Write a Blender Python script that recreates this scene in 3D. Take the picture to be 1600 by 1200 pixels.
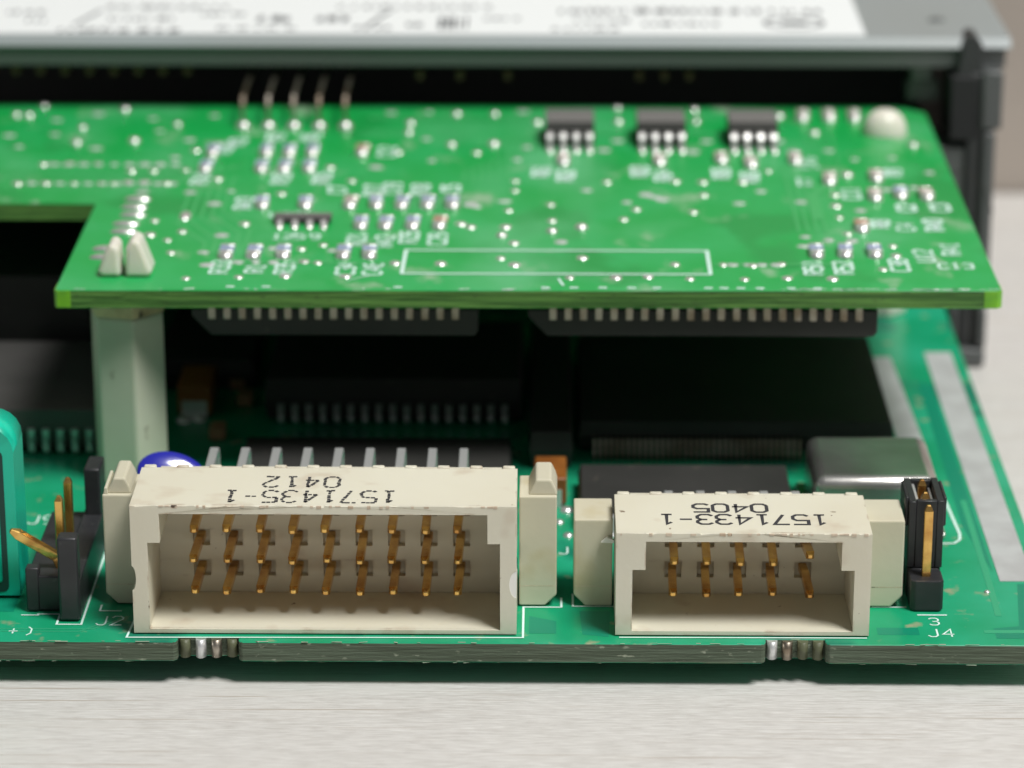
import bpy, bmesh, math, random
from mathutils import Vector, Matrix, Euler
# ---------------------------------------------------------------- units: all numbers below are millimetres, 1 Blender unit = 1 cm
S = 0.1
R = math.radians
rnd = random.Random(7)
for o in list(bpy.data.objects): bpy.data.objects.remove(o)
sc = bpy.context.scene
COL = sc.collection
sc.unit_settings.system = 'METRIC'; sc.unit_settings.scale_length = 0.01

# ---------------------------------------------------------------- camera
cam_d = bpy.data.cameras.new('camera'); cam = bpy.data.objects.new('camera', cam_d); COL.objects.link(cam)
cam.location = Vector((-0.233, -231.655, 100.383)) * S
cam.rotation_euler = (R(90 - 19.0), 0, R(0.63))
cam_d.sensor_width = 36.0; cam_d.lens = 116.1; cam_d.clip_start = 0.5; cam_d.clip_end = 500
cam_d.dof.use_dof = True; cam_d.dof.focus_distance = 25.1; cam_d.dof.aperture_fstop = 0.335
sc.camera = cam
# ---------------------------------------------------------------- light: one ceiling panel in front of and to the right of the boards, and the room's own dim light
w = bpy.data.worlds.new('World'); sc.world = w; w.use_nodes = True
bg = w.node_tree.nodes['Background']; bg.inputs[0].default_value = (0.93, 0.97, 1.0, 1); bg.inputs[1].default_value = 0.12
def area(name, loc, target, sx, sy, power, col):
    d = bpy.data.lights.new(name, 'AREA'); d.shape = 'RECTANGLE'; d.size = sx; d.size_y = sy; d.energy = power; d.color = col
    o = bpy.data.objects.new(name, d); COL.objects.link(o); o.location = loc
    o.rotation_euler = (Vector(target) - Vector(loc)).to_track_quat('-Z', 'Y').to_euler(); return o
area('ceiling_panel_light', (36, -26, 94), (0, 3, 0), 30, 30, 134000, (1.0, 0.985, 0.955))
sc.view_settings.view_transform = 'Standard'; sc.view_settings.look = 'None'; sc.view_settings.gamma = 1.0
sc.view_settings.exposure = 0.0; sc.view_settings.use_curve_mapping = False
sc.cycles.max_bounces = 8; sc.cycles.use_denoising = True

# ---------------------------------------------------------------- materials
MATS = {}
def mat(name, col, rough=0.5, metal=0.0, var=None, bump=None, spec=0.5, coat=0.0, trans=0.0, sss=0.0, spots=None):
    """var=(colour2, scale, (sx,sy,sz), lo, hi)  bump=(scale, strength, (sx,sy,sz))  spots=(colour, scale, lo, hi)"""
    m = bpy.data.materials.new(name); m.use_nodes = True; MATS[name] = m
    nt = m.node_tree; N = nt.nodes; L = nt.links; b = N['Principled BSDF']
    b.inputs['Base Color'].default_value = (*col, 1); b.inputs['Roughness'].default_value = rough; b.inputs['Metallic'].default_value = metal
    b.inputs['Specular IOR Level'].default_value = spec; b.inputs['Coat Weight'].default_value = coat
    b.inputs['Transmission Weight'].default_value = trans
    if sss: b.inputs['Subsurface Weight'].default_value = sss; b.inputs['Subsurface Radius'].default_value = (.08, .08, .06); b.inputs['Subsurface Scale'].default_value = 1.0
    tc = N.new('ShaderNodeNewGeometry')
    def noise(scale, vec, detail=4):
        mp = N.new('ShaderNodeMapping'); mp.inputs['Scale'].default_value = vec; L.new(tc.outputs['Position'], mp.inputs[0])
        n = N.new('ShaderNodeTexNoise'); n.inputs['Scale'].default_value = scale; n.inputs['Detail'].default_value = detail; L.new(mp.outputs[0], n.inputs[0]); return n
    src = None
    if var:
        n = noise(var[1], var[2]); rp = N.new('ShaderNodeMapRange'); rp.inputs[1].default_value = var[3]; rp.inputs[2].default_value = var[4]; L.new(n.outputs[0], rp.inputs[0])
        mx = N.new('ShaderNodeMix'); mx.data_type = 'RGBA'; mx.inputs[6].default_value = (*col, 1); mx.inputs[7].default_value = (*var[0], 1); L.new(rp.outputs[0], mx.inputs[0]); src = mx.outputs[2]
    if spots:
        for sp in (spots if isinstance(spots, list) else [spots]):
            n = noise(sp[1], sp[4] if len(sp) > 4 else (1, 1, 1), 3); rp = N.new('ShaderNodeMapRange'); rp.inputs[1].default_value = sp[2]; rp.inputs[2].default_value = sp[3]; L.new(n.outputs[0], rp.inputs[0])
            mx = N.new('ShaderNodeMix'); mx.data_type = 'RGBA'; mx.inputs[7].default_value = (*sp[0], 1)
            if src: L.new(src, mx.inputs[6])
            else: mx.inputs[6].default_value = (*col, 1)
            L.new(rp.outputs[0], mx.inputs[0]); src = mx.outputs[2]
    if src: L.new(src, b.inputs['Base Color'])
    if bump:
        n = noise(bump[0], bump[2], 5); bp = N.new('ShaderNodeBump'); bp.inputs['Strength'].default_value = bump[1]; bp.inputs['Distance'].default_value = 0.02
        L.new(n.outputs[0], bp.inputs['Height']); L.new(bp.outputs[0], b.inputs['Normal'])
    return m
I = (1, 1, 1)
def edge_wear(m, col, radius, scale, lo, hi):
    """grime and rubbed spots where the moulding has edges"""
    nt = m.node_tree; N = nt.nodes; L = nt.links; b = N['Principled BSDF']; src = b.inputs['Base Color'].links[0].from_socket
    bv = N.new('ShaderNodeBevel'); bv.samples = 4; bv.inputs['Radius'].default_value = radius; g = N.new('ShaderNodeNewGeometry')
    d = N.new('ShaderNodeVectorMath'); d.operation = 'DOT_PRODUCT'; L.new(bv.outputs[0], d.inputs[0]); L.new(g.outputs['True Normal'], d.inputs[1])
    e = N.new('ShaderNodeMapRange'); e.inputs[1].default_value = .985; e.inputs[2].default_value = .80; L.new(d.outputs['Value'], e.inputs[0])
    n = N.new('ShaderNodeTexNoise'); n.inputs['Scale'].default_value = scale; n.inputs['Detail'].default_value = 4; L.new(g.outputs['Position'], n.inputs[0])
    k = N.new('ShaderNodeMapRange'); k.inputs[1].default_value = lo; k.inputs[2].default_value = hi; L.new(n.outputs[0], k.inputs[0])
    mu = N.new('ShaderNodeMath'); mu.operation = 'MULTIPLY'; L.new(e.outputs[0], mu.inputs[0]); L.new(k.outputs[0], mu.inputs[1])
    mx = N.new('ShaderNodeMix'); mx.data_type = 'RGBA'; mx.inputs[7].default_value = (*col, 1); L.new(mu.outputs[0], mx.inputs[0]); L.new(src, mx.inputs[6]); L.new(mx.outputs[2], b.inputs['Base Color'])
mat('mask_upper', (.010, .345, .068), .30, spec=.18, var=((.025, .385, .105), 1.1, I, .42, .68), bump=(9, .05, I), spots=[((.012, .29, .060), .9, .55, .62, (1, .7, 1)), ((.085, .43, .17), .75, .50, .70, (1, .6, 1)), ((.30, .46, .30), 2.6, .61, .78, (1, .7, 1))])
mat('mask_lower', (.008, .30, .135), .27, spec=.3, var=((.022, .38, .21), .9, I, .40, .65), bump=(9, .05, I), spots=[((.012, .20, .12), .8, .56, .63), ((.28, .33, .20), 4.5, .62, .74)])
mat('trace_upper', (.045, .40, .115), .35, bump=(20, .05, I)); mat('trace_lower', (.03, .36, .18), .3)
mat('edge_upper', (.040, .125, .020), .5, var=((.11, .26, .05), 3, (.3, 1, 11), .42, .58), bump=(6, .6, (1, 1, 12)), spots=((.04, .08, .02), 30, .62, .75, (.3, 1, 1)))
mat('edge_corner_glow', (.20, .52, .02), .4, var=((.13, .40, .03), 6, I, .4, .6), sss=.5)  # light glowing through the fibreglass corners, painted as a bright yellow green
mat('edge_lower', (.095, .13, .085), .65, var=((.055, .075, .045), 5, (.25, 1, 14), .38, .62), bump=(8, .8, (.6, 1, 7)), spots=((.36, .40, .30), 16, .64, .76, (.7, 1, 1.5)))
mat('edge_notch', (.10, .11, .06), .5, bump=(12, .5, I))
mat('solder', (.88, .87, .85), .28, .8, bump=(10, .15, I))
mat('tin', (.74, .75, .75), .42, .7, bump=(12, .1, I))
mat('dull_tin', (.48, .44, .38), .42, 1.0, var=((.30, .24, .18), 4, I, .4, .65))
mat('tin_strip', (.58, .60, .60), .45, .25, var=((.50, .51, .51), 3, I, .4, .6), bump=(5, .2, I))
mat('gold', (.92, .58, .18), .26, .95, var=((.58, .29, .085), 6, (1, .6, 1), .40, .66), bump=(10, .15, I))
mat('cream', (.69, .665, .545), .45, sss=.12, var=((.65, .615, .49), .8, I, .35, .7), bump=(22, .06, I), spots=[((.20, .14, .09), 8, .73, .76), ((.54, .46, .35), 2.2, .58, .75)])
edge_wear(MATS['cream'], (.34, .23, .15), .03, 5, .54, .68)
mat('cream_edge', (.62, .52, .40), .6, var=((.45, .33, .22), 7, (1, 1, 1), .5, .7), bump=(14, .5, I), spots=((.09, .06, .04), 9, .68, .72))
mat('cream_latch', (.61, .585, .46), .45, sss=.12, var=((.57, .53, .40), .8, I, .35, .7), bump=(18, .08, I), spots=((.50, .43, .25), 1.6, .60, .75))
mat('socket_hole', (.40, .34, .26), .7)
mat('ink', (.035, .035, .04), .7)
mat('silk', (.66, .86, .80), .6)
mat('black_plastic', (.020, .021, .024), .42, var=((.030, .031, .034), 4, I, .4, .7), bump=(14, .15, I), spots=((.13, .13, .13), 7, .67, .80))
mat('chip', (.030, .030, .028), .55, spec=.35, var=((.042, .041, .039), 1.2, I, .35, .7), bump=(60, .08, I), spots=((.10, .085, .07), 6, .66, .82))
mat('chip_top_sheen', (.17, .165, .16), .4, bump=(60, .08, I))  # reflection on the package tops, painted as a lighter grey
mat('chip_left_sheen', (.055, .054, .052), .42, var=((.09, .087, .084), .7, I, .35, .7), bump=(60, .08, I))  # lighter than the other chips: specular sheen put into the colour
mat('standoff', (.60, .62, .50), .42, sss=.35, var=((.54, .55, .42), .9, I, .35, .7), bump=(8, .1, I), spots=((.25, .23, .16), 5, .70, .78))
mat('standoff_collar', (.76, .62, .38), .5, sss=.2, var=((.40, .29, .17), 2.4, I, .42, .66), spots=((.06, .05, .035), 4.5, .64, .70))
mat('nylon_white', (.72, .70, .62), .32, sss=.7, bump=(8, .1, I))
mat('tantalum', (.30, .11, .022), .4, var=((.22, .075, .016), 3, I, .4, .6))
mat('can', (.74, .73, .70), .27, .92, var=((.52, .50, .47), 1.5, (1, 2, 1), .4, .7), bump=(6, .12, I))
mat('blue_disc', (.018, .022, .36), .2, coat=1.0, bump=(4, .12, I))
mat('teal', (.006, .54, .36), .3, bump=(5, .1, I), spots=((.003, .30, .20), 2, .55, .7))
mat('teal_dark', (.004, .045, .035), .45)
mat('resistor', (.22, .32, .50), .28, spec=.7, var=((.32, .42, .58), 6, I, .4, .7))
mat('ceramic', (.42, .36, .31), .4); mat('ceramic_brown', (.40, .22, .12), .4)
mat('cover', (.285, .32, .325), .34, bump=(30, .08, I), var=((.27, .30, .30), .6, I, .4, .6))
mat('cover_lip', (.10, .108, .107), .5, bump=(30, .1, I))
mat('paper', (.80, .835, .84), .5, bump=(3, .05, I))
mat('fibre', (.42, .46, .36), .7)
mat('print', (.10, .11, .12), .6)
mat('housing', (.028, .031, .032), .45, bump=(20, .1, I)); mat('housing_grey', (.085, .092, .092), .42, bump=(14, .15, I)); mat('interior', (.010, .011, .012), .7)
mat('brown_pin', (.13, .06, .035), .5, .3)
mat('flake', (.85, .84, .80), .6); mat('hair', (.02, .018, .015), .6)
mat('wall', (.42, .37, .325), .8, var=((.34, .30, .265), .3, I, .4, .6))
# brushed laminate of the table: fine grain along x
def table_material():
    m = bpy.data.materials.new('laminate'); m.use_nodes = True; MATS['laminate'] = m
    nt = m.node_tree; N = nt.nodes; L = nt.links; b = N['Principled BSDF']; b.inputs['Roughness'].default_value = .42
    g = N.new('ShaderNodeNewGeometry')
    def nz(vec, scale, det):
        mp = N.new('ShaderNodeMapping'); mp.inputs['Scale'].default_value = vec; mp.inputs['Rotation'].default_value = (0, 0, R(.6)); L.new(g.outputs['Position'], mp.inputs[0])
        n = N.new('ShaderNodeTexNoise'); n.inputs['Scale'].default_value = scale; n.inputs['Detail'].default_value = det; n.inputs['Roughness'].default_value = .65; L.new(mp.outputs[0], n.inputs[0]); return n.outputs[0]
    def mixc(fac, lo, hi, a, c):
        rp = N.new('ShaderNodeMapRange'); rp.inputs[1].default_value = lo; rp.inputs[2].default_value = hi; L.new(fac, rp.inputs[0])
        mx = N.new('ShaderNodeMix'); mx.data_type = 'RGBA'; L.new(rp.outputs[0], mx.inputs[0])
        if isinstance(a, tuple): mx.inputs[6].default_value = (*a, 1)
        else: L.new(a, mx.inputs[6])
        mx.inputs[7].default_value = (*c, 1); return mx.outputs[2]
    fine = nz((1.3, 16, 1), 4.2, 8); broad = nz((.12, 1.2, 1), 1.6, 3); dark = nz((.14, 9, 1), 2.4, 4)
    c = mixc(fine, .34, .66, (.50, .48, .455), (.72, .71, .69))
    c = mixc(broad, .50, .72, c, (.63, .61, .58))
    c = mixc(dark, .60, .68, c, (.44, .39, .34))
    L.new(c, b.inputs['Base Color'])
    bp = N.new('ShaderNodeBump'); bp.inputs['Strength'].default_value = .25; bp.inputs['Distance'].default_value = .01; L.new(fine, bp.inputs['Height']); L.new(bp.outputs[0], b.inputs['Normal'])
table_material()

# ---------------------------------------------------------------- mesh helpers (millimetres)
class MB:
    def __init__(s): s.bm = bmesh.new(); s.slots = []
    def _mi(s, m):
        if m is None: return 0
        if m not in s.slots: s.slots.append(m)
        return s.slots.index(m)
    def box(s, x0, x1, y0, y1, z0, z1, bevel=0, seg=2, m=None, only=None):
        b = s.bm
        v = [b.verts.new((x, y, z)) for z in (z0, z1) for y in (y0, y1) for x in (x0, x1)]
        fs = [b.faces.new([v[i] for i in q]) for q in ((0, 2, 3, 1), (4, 5, 7, 6), (0, 1, 5, 4), (2, 6, 7, 3), (0, 4, 6, 2), (1, 3, 7, 5))]
        mi = s._mi(m)
        for f in fs: f.material_index = mi
        if bevel:
            es = set(e for f in fs for e in f.edges)
            if only: es = [e for e in es if only(e)]
            r = bmesh.ops.bevel(b, geom=list(es), offset=bevel, segments=seg, profile=.5, affect='EDGES')
            for f in r['faces']: f.material_index = mi; f.smooth = True
        return s
    def prism(s, pts, axis, a0, a1, m=None):
        """polygon pts in the plane across `axis`, extruded from a0 to a1. axis x: pts=(y,z); y: (x,z); z: (x,y)"""
        def P(p, a): return {'x': (a, p[0], p[1]), 'y': (p[0], a, p[1]), 'z': (p[0], p[1], a)}[axis]
        b = s.bm; lo = [b.verts.new(P(p, a0)) for p in pts]; hi = [b.verts.new(P(p, a1)) for p in pts]; n = len(pts); mi = s._mi(m); fs = []
        fs.append(b.faces.new(lo)); fs.append(b.faces.new(hi[::-1]))
        for i in range(n): fs.append(b.faces.new((lo[i], hi[i], hi[(i + 1) % n], lo[(i + 1) % n])))
        for f in fs: f.material_index = mi
        bmesh.ops.recalc_face_normals(b, faces=fs); return s
    def sweep(s, path, w, h, up=(0, 0, 1), tip0=1.0, tip1=1.0, m=None):
        """rectangular bar along a path, w across, h along `up`"""
        b = s.bm; P = [Vector(p) for p in path]; rings = []; up0 = Vector(up)
        for i, p in enumerate(P):
            d = ((P[min(i + 1, len(P) - 1)] - P[i]).normalized() if i < len(P) - 1 else Vector()) + ((P[i] - P[i - 1]).normalized() if i > 0 else Vector())
            d.normalize(); side = d.cross(up0)
            if side.length < 1e-4: side = Vector((1, 0, 0))
            side.normalize(); u = side.cross(d).normalized()
            k = tip0 if i == 0 else tip1 if i == len(P) - 1 else 1
            rings.append([b.verts.new(p + side * (sx * w / 2 * k) + u * (sz * h / 2 * k)) for sx, sz in ((-1, -1), (1, -1), (1, 1), (-1, 1))])
        mi = s._mi(m); fs = [b.faces.new(rings[0]), b.faces.new(rings[-1][::-1])]
        for a, c in zip(rings, rings[1:]):
            for i in range(4): fs.append(b.faces.new((a[i], c[i], c[(i + 1) % 4], a[(i + 1) % 4])))
        for f in fs: f.material_index = mi
        bmesh.ops.recalc_face_normals(b, faces=fs); return s
    def dome(s, cx, cy, z, rx, ry, h, seg=12, rings=4, m=None, power=1.0):
        b = s.bm; prev = None; mi = s._mi(m)
        for k in range(rings):
            a = (math.pi / 2) * k / rings; cr = math.cos(a) ** power
            ring = [b.verts.new((cx + rx * cr * math.cos(t), cy + ry * cr * math.sin(t), z + h * math.sin(a))) for t in (2 * math.pi * i / seg for i in range(seg))]
            if prev:
                for i in range(seg):
                    f = b.faces.new((prev[i], prev[(i + 1) % seg], ring[(i + 1) % seg], ring[i])); f.smooth = True; f.material_index = mi
            prev = ring
        t = b.verts.new((cx, cy, z + h))
        for i in range(seg): f = b.faces.new((prev[i], prev[(i + 1) % seg], t)); f.smooth = True; f.material_index = mi
        return s
    def mesh(s, name, material=None, origin=(0, 0, 0)):
        me = bpy.data.meshes.new(name); o = Vector(origin)
        for v in s.bm.verts: v.co = (v.co - o) * S
        s.bm.to_mesh(me); s.bm.free()
        for k in (s.slots or [material]): me.materials.append(MATS[k])
        return me
ABS = {}
def link(name, data, parent=None, at=(0, 0, 0), rot=(0, 0, 0)):
    o = bpy.data.objects.new(name, data); COL.objects.link(o); a = Vector(at); ABS[o] = a
    if parent: o.parent = parent; o.location = (a - ABS[parent]) * S
    else: o.location = a * S
    o.rotation_euler = rot; return o
def build(name, mb, material, parent=None, at=(0, 0, 0), bevel=0, seg=2):
    o = link(name, mb.mesh(name, material, at), parent, at)
    if bevel:
        md = o.modifiers.new('edge', 'BEVEL'); md.width = bevel * S; md.segments = seg; md.limit_method = 'ANGLE'; md.angle_limit = R(40)
    return o
def thing(name, at, label, cat, group=None):
    o = link(name, None, None, at); o.empty_display_size = .2; return tag(o, label, cat, group)
def tag(o, label, cat=None, group=None, kind=None):
    o['label'] = label
    if cat: o['category'] = cat
    if group: o['group'] = group
    if kind: o['kind'] = kind
    return o
def lab(o, label): o['label'] = label; return o

# stroke lettering: polylines on a 4 x 6 grid
GL = {'0': [[(0, 1), (0, 5), (1, 6), (3, 6), (4, 5), (4, 1), (3, 0), (1, 0), (0, 1)]], '1': [[(.8, 4.8), (2, 6), (2, 0)], [(.6, 0), (3.4, 0)]],
      '2': [[(0, 5), (1, 6), (3, 6), (4, 5), (4, 4), (0, 0), (4, 0)]], '3': [[(0, 5.2), (1, 6), (3, 6), (4, 5), (4, 4), (3, 3.1), (1.4, 3.1)], [(3, 3.1), (4, 2.2), (4, 1), (3, 0), (1, 0), (0, .8)]],
      '4': [[(3, 0), (3, 6), (0, 2), (4, 2)]], '5': [[(4, 6), (0, 6), (0, 3.5), (3, 3.5), (4, 2.6), (4, 1), (3, 0), (1, 0), (0, .8)]],
      '6': [[(4, 5.2), (3, 6), (1, 6), (0, 5), (0, 1), (1, 0), (3, 0), (4, 1), (4, 2.4), (3, 3.3), (0, 3.2)]], '7': [[(0, 6), (4, 6), (1.5, 0)]],
      '8': [[(1, 3.2), (0, 4), (0, 5.2), (1, 6), (3, 6), (4, 5.2), (4, 4), (3, 3.2), (1, 3.2), (0, 2.3), (0, 1), (1, 0), (3, 0), (4, 1), (4, 2.3), (3, 3.2)]],
      '9': [[(4, 3), (1, 2.8), (0, 3.8), (0, 5), (1, 6), (3, 6), (4, 5), (4, 1), (3, 0), (.8, 0)]], '-': [[(.4, 3), (3.6, 3)]], '+': [[(.3, 3), (3.7, 3)], [(2, 1.2), (2, 4.8)]],
      'J': [[(3.4, 6), (3.4, 1), (2.6, 0), (1, 0), (0, 1)]], 'R': [[(0, 0), (0, 6), (3, 6), (4, 5), (4, 4), (3, 3), (0, 3)], [(2, 3), (4, 0)]],
      'C': [[(4, 5), (3, 6), (1, 6), (0, 5), (0, 1), (1, 0), (3, 0), (4, 1)]], 'U': [[(0, 6), (0, 1), (1, 0), (3, 0), (4, 1), (4, 6)]], ')': [[(1, 6), (2.4, 4.5), (2.4, 1.5), (1, 0)]]}
def ribbon(mb, pts, wd, z, m=None, th=.05, closed=False):
    """flat printed line, mitred, lying on height z"""
    P = [Vector((p[0], p[1])) for p in pts]; n = len(P); L_, R_ = [], []
    for i in range(n):
        a = P[i] - P[i - 1] if (i > 0 or closed) else P[i + 1] - P[i]
        c = P[(i + 1) % n] - P[i] if (i < n - 1 or closed) else P[i] - P[i - 1]
        a.normalize(); c.normalize(); t = (a + c); t = t.normalized() if t.length > 1e-5 else a
        nn = Vector((-t.y, t.x)); k = wd / 2 / max(.5, abs(nn.dot(Vector((-a.y, a.x)))))
        L_.append(mb.bm.verts.new((*(P[i] + nn * k), z + th))); R_.append(mb.bm.verts.new((*(P[i] - nn * k), z + th)))
    mi = mb._mi(m)
    for i in range(n if closed else n - 1):
        j = (i + 1) % n; f = mb.bm.faces.new((L_[i], R_[i], R_[j], L_[j])); f.material_index = mi
def write(mb, text, x, y, z, cw, ch, pitch, rot=0.0, wd=.16, dashed=False, m=None, th=.03):
    """text centred on (x, y), turned by rot about z"""
    n = len(text); W = pitch * (n - 1) + cw; ca, sa = math.cos(rot), math.sin(rot)
    for i, c in enumerate(text):
        for pl in GL.get(c, []):
            q = []
            for (u, v) in pl:
                a = -W / 2 + i * pitch + u / 4 * cw; b = -ch / 2 + v / 6 * ch; q.append((x + a * ca - b * sa, y + a * sa + b * ca))
            if not dashed: ribbon(mb, q, wd, z, m, th)
            else:
                for p0, p1 in zip(q, q[1:]):
                    d = Vector(p1) - Vector(p0); k = max(1, round(d.length / .42))
                    for j in range(k):
                        a0 = Vector(p0) + d * ((j + .06) / k); a1 = Vector(p0) + d * ((j + .84 + rnd.uniform(-.08, .12)) / k); o = Vector((rnd.uniform(-.04, .04), rnd.uniform(-.04, .04)))
                        ribbon(mb, [a0 + o, a1 + o], wd * rnd.uniform(.8, 1.15), z, m, th)

# ================================================================ SETTING
tb = MB(); ty = lambda y: -3.6 - .046 * y
v = [tb.bm.verts.new(p) for p in ((-400, -300, ty(-300)), (400, -300, ty(-300)), (400, 166, ty(166)), (-400, 166, ty(166)))]
tb.bm.faces.new(v); r = bmesh.ops.extrude_face_region(tb.bm, geom=tb.bm.faces[:])
for e in r['geom']:
    if isinstance(e, bmesh.types.BMVert): e.co.z -= 20
bmesh.ops.recalc_face_normals(tb.bm, faces=tb.bm.faces[:])
o = build('tabletop', tb, 'laminate'); tag(o, 'pale grey brushed wood laminate tabletop under the circuit boards', kind='structure')
o = build('back_wall', MB().box(-400, 400, 167, 175, -60, 220), 'wall'); tag(o, 'taupe wall panel behind the tabletop', kind='structure')

# ================================================================ LOWER CIRCUIT BOARD
LB = thing('circuit_board', (0, 30, -3.1), 'lower green circuit board with two cream box connectors along its front edge', 'circuit board')
FY, RX = -.7, 39.6
def board_outline(pts, z0, z1, edge_mat, top_mat, corner=None):
    mb = MB(); mb.prism(pts, 'z', z0, z1, top_mat); ei = mb._mi(edge_mat); ti = mb._mi(top_mat)
    for f in mb.bm.faces: f.material_index = ti if abs(f.normal.z) > .5 else ei
    mb.bm.normal_update()
    for f in mb.bm.faces: f.material_index = ti if abs(f.normal.z) > .5 else ei
    return mb
def notch(x0, x1, y):
    """a slot with three half-round plated bites left between two cut-outs"""
    d = 1.0; return [(x0 - .25, y), (x0, y + .25), (x0 + .05, y + d), (x1 - .05, y + d), (x1, y + .25), (x1 + .25, y)]
pts = [(-75, FY)] + notch(-28.3, -23.6, FY) + notch(16.5, 21.1, FY) + [(RX, FY), (RX, 100), (-75, 100)]
mb = board_outline(pts, -1.6, 0, 'edge_lower', 'mask_lower')
sub = build('board_panel', mb, None, LB, (0, 0, -1.6), bevel=.06, seg=1)
for x0, x1 in ((-28.3, -23.6), (16.5, 21.1)):       # broken-off tab stubs in the slots
    for i in range(4):
        x = x0 + .55 + (x1 - x0 - 1.1) * i / 3
        m_ = MB(); ry = rnd.uniform(.55, .72)
        m_.prism([(x + .42 * math.cos(a), FY + 1.05 - ry * math.sin(a)) for a in [math.pi * k / 8 for k in range(9)]], 'z', -1.55 + rnd.uniform(0, .12), -.06)
        for f in m_.bm.faces: f.smooth = abs(f.normal.z) < .5
        build('break_tab', m_, ['edge_notch', 'tin', 'dull_tin', 'edge_notch'][(i + (x0 > 0)) % 4], LB, (x, FY, -1))
# tinned strips
build('tinned_strip', MB().prism([(35.9, 12), (38.6, 12), (38.55, 69.5), (36.0, 69.5)], 'z', .0, .06), 'tin_strip', LB, (37, 40, 0))
build('tinned_strip', MB().prism([(31.0, 44), (33.3, 44), (32.6, 68), (30.9, 68)], 'z', .0, .06), 'tin_strip', LB, (32, 56, 0))
# traces
def traces(name, segs, material, parent, z):
    mb = MB()
    for k, (p, wd) in enumerate(segs): ribbon(mb, p, wd, z, None, .014 + .0015 * k)
    o = build(name, mb, material, parent, (0, 0, z)); o['kind'] = 'stuff'; return o
tl = [([(-45, 1.2 + .5 * i), (-36 + i, 1.2 + .5 * i), (-34 + i, 3.2 + .5 * i)], .2) for i in range(2)] + [([(33.4, 1.9), (38.9, 2.0)], .6), ([(34.9, 5.0), (35.0, 12), (35.1, 30)], .5)]
traces('copper_trace', tl, 'trace_lower', LB, 0)
mat('plane_lower', (.006, .235, .135), .27, spec=.3, bump=(9, .05, I))
pl = MB()
for q in ([(34.2, .6), (39.3, .6), (39.3, 11.5), (37.2, 11.5), (36.2, 3.0), (34.2, 2.6)], [(34.3, 24), (35.6, 14), (35.7, 60), (34.5, 60)], [(-1.5, 1.2), (.6, 1.2), (.6, 3.6), (-1.5, 4.6)], [(2.6, 1.0), (4.6, .6), (4.8, 5.6), (2.4, 5.6)], [(-46, 9), (-43, 5), (-41.6, 5), (-41.6, 16), (-46, 20)], [(25.2, 1.2), (28.4, 1.2), (28.4, 2.6), (25.2, 2.6)]): pl.bm.faces.new([pl.bm.verts.new((x, y, .012)) for x, y in q])
bmesh.ops.recalc_face_normals(pl.bm, faces=pl.bm.faces[:])
for f_ in pl.bm.faces:
    if f_.normal.z < 0: f_.normal_flip()
build('copper_plane', pl, 'plane_lower', LB, (0, 5, 0))['kind'] = 'stuff'
# silkscreen lines and letters
def silk(name, fn, parent, z, at):
    mb = MB(); fn(mb); return build(name, mb, 'silk', parent, (at[0], at[1], z))
silk('silkscreen_outline', lambda b: ribbon(b, [(-34.9, 6.4), (-34.9, 5.2), (-33.2, 5.2)], .16, 0), LB, 0, (-34, 6))
silk('silkscreen_outline', lambda b: ribbon(b, [(-31.9, 5), (-32.2, .05), (-1.95, .3), (-1.95, 6.3), (1.0, 6.3), (1.0, 8.2)], .17, 0), LB, 0, (-16, 1))
silk('silkscreen_outline', lambda b: ribbon(b, [(1.9, 9), (1.9, 6.5), (5.2, 6.5)], .15, 0), LB, 0, (3, 7))
silk('silkscreen_outline', lambda b: ribbon(b, [(5.4, .45), (24.3, .5)], .17, 0), LB, 0, (14, .5))
silk('silkscreen_outline', lambda b: ribbon(b, [(25.2, 6.6), (27.9, 6.6)], .15, 0), LB, 0, (26, 6.6))
silk('silkscreen_outline', lambda b: ribbon(b, [(33.4, 33), (33.9, 22.2), (33.75, 20.9), (33.2, 20.1), (31.0, 19.9)], .22, 0), LB, 0, (33, 26))
silk('silkscreen_outline', lambda b: ribbon(b, [(28.6, 5.05), (30.9, 5.05)], .2, 0), LB, 0, (30, 5))
silk('silkscreen_outline', lambda b: ribbon(b, [(31.0, 16.4), (31.0, 18.2)], .18, 0), LB, 0, (31, 17))
silk('silkscreen_outline', lambda b: ribbon(b, [(-40.9, 4.3), (-39.6, 4.3), (-39.6, 4.5), (-37.9, 4.5), (-37.9, 2.5), (-36.0, 2.5), (-36.0, 18), (-35.2, 19)], .17, 0), LB, 0, (-38, 4))
silk('silkscreen_text', lambda b: write(b, 'J2', -33.9, 3.3, 0, .85, 1.7, 1.15, 0, .13), LB, 0, (-33.9, 3.3))
silk('silkscreen_text', lambda b: write(b, '+)', -40.4, 1.2, 0, .8, 1.6, 1.3, 0, .12), LB, 0, (-40.4, 1.2))
silk('silkscreen_text', lambda b: write(b, '3', 29.75, 3.8, 0, .72, 1.35, 1, 0, .13), LB, 0, (29.75, 3.8))
silk('silkscreen_text', lambda b: write(b, 'J4', 30.05, 1.6, 0, .85, 1.45, 1.15, 0, .14), LB, 0, (30, 1.6))
silk('silkscreen_text', lambda b: write(b, 'J9', -42.3, 24.6, 0, .9, 1.9, 1.2, 0, .16), LB, 0, (-42.3, 24.6))
silk('silkscreen_text', lambda b: write(b, 'J', 1.25, 18.2, 0, .8, 1.5, 1, 0, .14), LB, 0, (1.25, 18.2))
# solder joints
dome_me = MB().dome(0, 0, 0, .5, .5, .32).mesh('solder_joint', 'solder')
for x, y, k in ((1.6, 21.5, .9), (.9, 24.5, .8), (34.6, 9.8, .5), (-33.0, 49.3, 1.5), (-31.6, 49.6, 1.3), (-.7, 26.8, 1.2), (1.5, 27.2, 1.2)):
    o = link('solder_joint', dome_me, LB, (x, y, 0)); o.scale = (k, k, k)

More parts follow.
